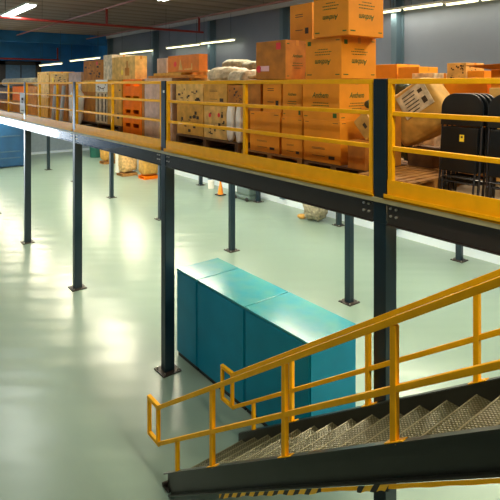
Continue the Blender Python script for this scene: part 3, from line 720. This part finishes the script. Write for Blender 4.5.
# ------------------------------------------------------------------ third bay
YT = 4.62
pallet(xat(81, YT), xat(121.5, YT), YT-0.05, YT+0.7, DZ, 'wooden pallet under the tan cartons left of the orange crates', 'wood_dk')
q1 = carton(82, 95, YT, 0.55, PZ, 92, 'lower tan carton next to the third column', m='carton_brown')
q2 = carton(82, 95, YT, 0.55, q1['ztop'], 73, 'upper tan carton below the big pinkish one, next to the third column', m='carton_tan', ztop_=E+0.10)
q3 = carton(95.5, 107, YT, 0.55, PZ, 92, 'carton wrapped in white film with vertical stripes, low behind the rail', m='sack_white', style=None)
mb = MB(); xa, xb = xat(95.5, YT), xat(107, YT); wS = (xb-xa)
for k in (0.25, 0.6, 0.9): mb.box(xa+wS*(k-0.06), xa+wS*(k+0.04), YT-0.003, YT, PZ+0.05, q3['ztop']-0.04)
obj('dark_stripes', mb, 'ink_blk', q3)
q4 = carton(95.5, 107, YT, 0.55, q3['ztop'], 73, 'grey and white printed carton above the striped white one', m='white', style='pattern', ztop_=E+0.10)
q5 = carton(107.5, 121.5, YT, 0.8, PZ, 92, 'lower tan carton left of the orange crates', m='carton_tan', style='lines')
q6 = carton(107.5, 121.5, YT, 0.8, q5['ztop'], 73, 'upper tan carton left of the orange crates', m='carton_tan', ztop_=E+0.10, style='corner')
# orange crates
def crate(xa, xb, y0, y1, z0, z1, label):
    t = thing('plastic_crate', label, 'crate', 'orange plastic crates stacked in the third bay')
    h = z1-z0; w_ = xb-xa; mb = MB(); th = 0.03
    mb.box(xa, xb, y0, y0+th, z0, z0+h*0.5).box(xa, xb, y0, y0+th, z0+h*0.78, z1)
    for k in (0, 0.42, 0.86): mb.box(xa+w_*k, xa+w_*(k+0.14), y0, y0+th, z0+h*0.5, z0+h*0.78)
    mb.box(xa, xb, y1-th, y1, z0, z1).box(xa, xa+th, y0+th, y1-th, z0, z1).box(xb-th, xb, y0+th, y1-th, z0, z1)
    obj('crate_body', mb, 'plastic_or', t)
    obj('crate_floor', MB().box(xa+th, xb-th, y0+th, y1-th, z0+0.01, z0+0.03), 'plastic_or', t)
    return t
xa, xb = xat(123, YT), xat(141.5, YT)
n_cr = 4; top = E+0.101
for i in range(n_cr):
    z0 = DZ + (top-DZ)*i/n_cr; z1 = DZ + (top-DZ)*(i+1)/n_cr - 0.001
    crate(xa, xb, YT, YT+0.6, z0, z1-0.02, ['bottom orange plastic crate of the stack', 'orange plastic crate second from the bottom', 'orange plastic crate third from the bottom', 'topmost orange plastic crate under the flat board'][i]) if False else crate(xa, xb, YT, YT+0.6, z0, z1, ['bottom orange plastic crate of the stack', 'orange plastic crate second from the bottom', 'orange plastic crate third from the bottom', 'topmost orange plastic crate, just above the top rail'][i])
ctop = top - 0.001
w1 = carton(144.5, 172, YT, 0.8, DZ, 100, 'lower film-wrapped pinkish carton beside the second column', m='carton_pink')
w2 = carton(144.5, 172, YT, 0.8, w1['ztop'], 78, 'upper film-wrapped pinkish carton beside the second column', m='carton_pink')
o = obj('wooden_batten', MB().box(xat(142, YT), xat(144, YT), YT+0.0, YT+0.06, DZ, ctop), 'carton_brown'); tag(o, 'upright brown batten between the orange crates and the film-wrapped cartons', 'batten')
b1 = obj('cardboard_sheet', MB().box(xat(146, YT), xat(197, YT+0.1), YT+0.05, YT+0.34, w2['ztop'], w2['ztop']+0.05), 'carton_brown'); tag(b1, 'flat brown cardboard sheet lying under the orange-red open carton', 'cardboard')
# keep the sheet off the sacks: it stops at the pale carton edge
b2 = obj('cardboard_sheet', MB().box(xat(150, YT), xat(182, YT+0.1), YT+0.08, YT+0.335, w2['ztop']+0.051, w2['ztop']+0.10), 'carton_tan'); tag(b2, 'upper flat tan cardboard sheet below the orange-red open carton', 'cardboard')
zf = w2['ztop']+0.101
# orange-red open carton
xa, xb = xat(168, YT+0.15), xat(199, YT+0.15); z0 = zf; z1 = zat(207, YT+0.15, 53)
t = thing('open_carton', 'orange-red open carton with a red spot, standing on the flat sheets', 'box')
th = 0.015; y0, y1 = YT+0.15, YT+0.33
wdt = xb-xa
mb = MB().box(xa, xb, y0, y0+th, z0+0.02, z1).box(xa, xb, y1-th, y1, z0+0.02, z1).box(xa, xa+th, y0+th, y1-th, z0+0.02, z1).box(xb-th, xb, y0+th, y1-th, z0+0.02, z1)
obj('carton_walls', mb, 'carton_red', t); obj('carton_bottom', MB().box(xa, xb, y0, y1, z0, z0+0.02), 'carton_brown', t)
pr = MB(); hh = z1-z0
pr.prism([(0.36*wdt, 0.15*hh), (0.5*wdt, 0.15*hh), (0.42*wdt, 0.8*hh)], (xa, y0-0.003, z0), (1,0,0), (0,0,1), (0,1,0), 0.002)
pr.prism([(0.55*wdt, 0.15*hh), (0.80*wdt, 0.15*hh), (0.80*wdt, 0.5*hh), (0.77*wdt, 0.5*hh), (0.77*wdt, 0.22*hh), (0.55*wdt, 0.22*hh)], (xa, y0-0.003, z0), (1,0,0), (0,0,1), (0,1,0), 0.002)
obj('printed_figure', pr, 'carton_pale', t)
obj('red_spot', MB().cyl((xa+wdt*0.25, y0, z0+hh*0.5), (xa+wdt*0.25, y0-0.003, z0+hh*0.5), 0.05, 14), 'red', t)
carton(157, 166.5, YT+0.25, 0.4, zf, 58, 'small pinkish white carton left of the orange-red one', m='carton_pink')
# big tan carton with yellow spot etc.
zq = E+0.101
u1 = carton(112, 135, YT+0.05, 0.28, max(zq, ctop+0.001), 55.5, 'tan carton with a yellow spot and a dark pictogram above the orange crates', m='carton_pale')
X = xat(120, YT); obj('yellow_spot', MB().cyl((X, YT+0.05, u1['ztop']-0.35), (X, YT+0.046, u1['ztop']-0.35), 0.06, 14), 'yelsticker', u1)
X = xat(125, YT); zz = u1['ztop']
obj('pictogram', MB().box(X-0.1, X+0.1, YT+0.046, YT+0.05, zz-0.42, zz-0.25).box(X-0.03, X+0.03, YT+0.046, YT+0.05, zz-0.25, zz-0.1), 'carton_brown', u1)
u2 = carton(103.5, 111.6, YT+0.05, 0.6, zq, 54.5, 'narrow whitish carton left of the tan one with the yellow spot', m='sack_white')
Y4 = 4.75
u3 = carton(68.5, 81, Y4, 0.6, DZ, 72, 'big pinkish tan carton behind the third column', m='carton_pink')
u4 = carton(83.5, 103, YT+0.1, 0.6, zq, 59.5, 'brown carton with a small red print left of the narrow whitish one', m='carton_brown', style='pattern')
X = xat(97, YT+0.1); obj('sticker', MB().cyl((X, YT+0.1, u4['ztop']-0.08), (X, YT+0.096, u4['ztop']-0.08), 0.05, 12), 'red', u4)
# ------------------------------------------------------------------ fourth bay
Y4 = 4.75
v1 = carton(37.5, 48, Y4, 0.8, DZ, 98, 'lower cream carton right of the fourth column', m='carton_tan')
v2 = carton(37.5, 49, Y4, 0.8, v1['ztop'], 71.5, 'upper cream carton whose top shows above the rail, under the farthest strip light', m='carton_pale', style='corner')
v3 = carton(50, 67.5, Y4, 0.8, DZ, 84, 'dark brown carton low in the bay left of the third column', m='carton_brown')
v4 = carton(50, 67.5, Y4, 0.7, v3['ztop'], 73, 'pale carton with a yellow spot left of the big pinkish one', m='carton_pale', style='pattern')
X = xat(53, Y4); obj('yellow_spot', MB().cyl((X, Y4, v4['ztop']-0.2), (X, Y4-0.005, v4['ztop']-0.2), 0.09, 12), 'yelsticker', v4)
sack(67.5, 75, 4.30, 0.26, DZ, 91, 'white plastic wrapped bundle just left of the third column', 'white', 51, amp=0.12, name='wrapped_bundle', cat='bundle')
for k, px in enumerate((53, 61)):
    o = obj('grey_pole', MB().cyl((xat(px, 4.6), 4.6, DZ), (xat(px, 4.62), 4.7, E-0.05), 0.05, 10), 'ceil_bar'); tag(o, ['left grey pole leaning against the dark brown carton', 'right grey pole leaning against the dark brown carton'][k], 'pole')
# ------------------------------------------------------------------ fifth bay
Y5 = 4.8
g1 = carton(-2, 11, Y5, 0.8, DZ, 100, 'lower brown carton at the left edge of the frame', m='carton_brown')
g2 = carton(-2, 10, Y5, 0.8, g1['ztop'], 88, 'upper dark carton at the left edge of the frame', m='wood_dk')
g3 = carton(12.5, 23, Y5, 0.8, DZ, 101, 'lower brown carton behind the white notice', m='carton_brown')
g4 = carton(12.5, 23, Y5, 0.8, g3['ztop'], 86.5, 'bright orange carton at the far left under the grey roll', m='plastic_or')
zr = max(g2['ztop'], g4['ztop'])
xa, xb = xat(3, Y5+0.3), xat(34, Y5+0.3)
o = obj('fabric_roll', MB().cyl((xa, Y5+0.4, zr+0.16), (xb, Y5+0.4, zr+0.16), 0.16, 20), 'sack_grey', smooth=False); tag(o, 'long grey-beige roll lying on the far left cartons', 'roll')
g5 = carton(25.5, 36.5, Y5, 0.8, DZ, 84, 'dark brown carton behind the fourth column', m='carton_brown', ztop_=zr-0.001)
# notice on the rail
xa, xb = xat(20.5, YR-0.03), xat(25, YR-0.03)
t = obj('notice', MB().box(xa, xb, YR-0.045, YR-0.032, DZ+0.22, DZ+0.80), 'white'); tag(t, 'white notice with dark marks hanging on the far left guard rail', 'sign')
wS = xb-xa
obj('printed_marks', MB().box(xa+wS*0.35, xa+wS*0.75, YR-0.047, YR-0.045, DZ+0.58, DZ+0.66).box(xa+wS*0.4, xa+wS*0.6, YR-0.047, YR-0.045, DZ+0.5, DZ+0.56).box(xa+wS*0.2, xa+wS*0.85, YR-0.047, YR-0.045, DZ+0.28, DZ+0.30), 'ink_blk', t)
o = obj('column_sticker', MB().box(-7.17+0.0, -7.17+0.05, YM-0.087, YM-0.0851, E-0.14, E-0.10), 'white'); o['label'] = 'small white sticker'
for c_ in COL.objects:
    if c_.name.startswith('mezzanine_column') and c_['label'] == front_lab[1]: o.parent = c_; o.name = 'sticker'

# ------------------------------------------------------------------ things under the deck
def gy(px, y):  # floor point seen at a pixel
    d = F*E/(y-HZ); r = (px-250)/F*d; return (-CF*d+SF*r, SF*d+CF*r)
GF = 'goods piled on pallets under the deck'
def pile(px0, px1, yb_, h, label, m, seed, wrap=None):
    X, Y = gy((px0+px1)/2, yb_); d = F*E/(yb_-HZ); w_ = (px1-px0)*d/F*0.9
    Y = min(Y, 11.6)
    t = thing('goods_pallet', label, 'pallet of goods', GF)
    obj('pallet_base', MB().box(X-w_/2, X+w_/2, Y-0.4, Y+0.4, 0, 0.04).box(X-w_/2, X-w_/2+0.1, Y-0.4, Y+0.4, 0.04, 0.12).box(X+w_/2-0.1, X+w_/2, Y-0.4, Y+0.4, 0.04, 0.12).box(X-w_/2, X+w_/2, Y-0.4, Y+0.4, 0.12, 0.14), 'plastic_or' if seed == 63 else 'wood', t)
    obj('goods', seat(blob(X, Y, 0.5, w_/2, 0.42, h/2, seed, p=5, amp=0.09), 0.14), m, t, smooth=True)
    if wrap: obj('white_wrap', MB().box(X-w_/2-0.03, X-w_/2+0.25, Y-0.45, Y-0.36, 0.14, h), 'white', t)
pile(104, 117, 163, 1.1, 'orange-brown pile of goods on the floor beside a middle-row column, farthest left', 'kraft', 61)
pile(119, 135, 175, 1.3, 'tan pile of goods with white wrapping at its left, on the floor under the deck', 'sack', 62, True)
pile(141, 157, 178, 1.1, 'tan pile of goods on an orange pallet, rightmost on the floor far back', 'kraft', 63)
X, Y = gy(137, 170); o = obj('white_carton', MB().box(X-0.3, X+0.3, Y-0.3, Y+0.3, 0, 0.8), 'white', bevel=0.01); tag(o, 'small white carton between two piles of goods on the floor', 'box')
X, Y = gy(96, 157); o = obj('waste_bin', MB().cyl((X, Y, 0), (X, Y, 0.9), 0.35, 16, 0.42).cyl((X, Y, 0.9), (X, Y, 0.96), 0.45, 16), 'green_dk'); tag(o, 'dark green bin on the floor near the far corner', 'bin')
X, Y = gy(220.5, 195)
t = thing('traffic_cone', 'small orange traffic cone on the floor near the back wall', 'cone')
obj('cone_base', MB().box(X-0.17, X+0.17, Y-0.17, Y+0.17, 0, 0.04), 'rubber', t); obj('cone_body', MB().cyl((X, Y, 0.04), (X, Y, 0.6), 0.12, 18, 0.03), 'cone', t)
X, Y = gy(247, 199)
t = thing('floor_machine', 'low grey-green floor machine beside a column near the back wall', 'machine')
obj('machine_base', MB().box(X-0.6, X+0.5, Y-0.28, Y+0.28, 0.06, 0.2), 'grey_mc', t, bevel=0.04)
obj('machine_body', MB().box(X-0.45, X+0.4, Y-0.2, Y+0.2, 0.2, 0.5), 'grey_mc', t, bevel=0.06)
for sx in (-0.4, 0.35):
    obj('wheel', MB().cyl((X+sx, Y-0.3, 0.08), (X+sx, Y-0.24, 0.08), 0.08, 14), 'rubber', t)
    obj('wheel', MB().cyl((X+sx, Y+0.24, 0.08), (X+sx, Y+0.3, 0.08), 0.08, 14), 'rubber', t)
obj('handle', MB().cyl((X-0.5, Y, 0.2), (X-0.85, Y, 0.75), 0.02, 8), 'grey_mc', t)
X, Y = gy(213, 188); o = obj('white_pail', MB().cyl((X, Y-0.1, 0), (X, Y-0.1, 0.35), 0.13, 16, 0.15), 'white'); tag(o, 'small white pail at the foot of the back wall', 'pail')
X, Y = gy(321, 219)
Y = min(Y, 12.2)
t = obj('heaped_sack', seat(blob(X, Y, 0.3, 0.42, 0.34, 0.34, 71, p=2.6, amp=0.2), 0), 'sack_grey', smooth=True); tag(t, 'heaped grey-brown sack on the floor beside a rear-row column', 'sack')
obj('sack_corner', seat(blob(X-0.42, Y-0.2, 0.08, 0.16, 0.12, 0.08, 72, p=2.4, amp=0.15), 0), 'kraft', t, smooth=True)

# ------------------------------------------------------------------ origins at each thing's base
bpy.context.view_layer.update()
def kids(o): return [c for c in bpy.data.objects if c.parent == o]
for o in [o for o in COL.objects if o.parent is None and o.type in ('MESH', 'EMPTY')]:
    ms = [o] if o.type == 'MESH' else []
    ch = kids(o); gc = [g_ for c in ch for g_ in kids(c)]
    allm = ms + [c for c in ch+gc if c.type == 'MESH']
    ref = ms or allm
    vs = [v.co for c in ref for v in c.data.vertices]
    if not vs: continue
    c0 = Vector(((min(v.x for v in vs)+max(v.x for v in vs))/2, (min(v.y for v in vs)+max(v.y for v in vs))/2, min(v.z for v in vs)))
    for c in allm: c.data.transform(Matrix.Translation(-c0))
    for c in ch+gc:
        if c.type == 'LIGHT' and c.parent == o: c.location = c.location - c0
    o.location = c0
    if 'ztop' in o: del o['ztop']

# ------------------------------------------------------------------ world, camera, view
wd = bpy.data.worlds.new('world'); SC.world = wd; wd.use_nodes = True
bg = wd.node_tree.nodes['Background']; bg.inputs[0].default_value = (0.80, 0.91, 1.0, 1); bg.inputs[1].default_value = 11.0
cam = bpy.data.cameras.new('camera'); co = bpy.data.objects.new('camera', cam); COL.objects.link(co)
co.location = (0, 0, E); co.rotation_euler = (math.radians(90), 0, math.atan2(CF, SF))
cam.sensor_width = 36; cam.lens = 36*F/500; cam.shift_y = -(250-HZ)/500; cam.clip_start = 0.05; cam.clip_end = 200
SC.camera = co
vs = SC.view_settings; vs.view_transform = 'Standard'; vs.look = 'None'; vs.exposure = 0.3; vs.gamma = 1; vs.use_curve_mapping = False
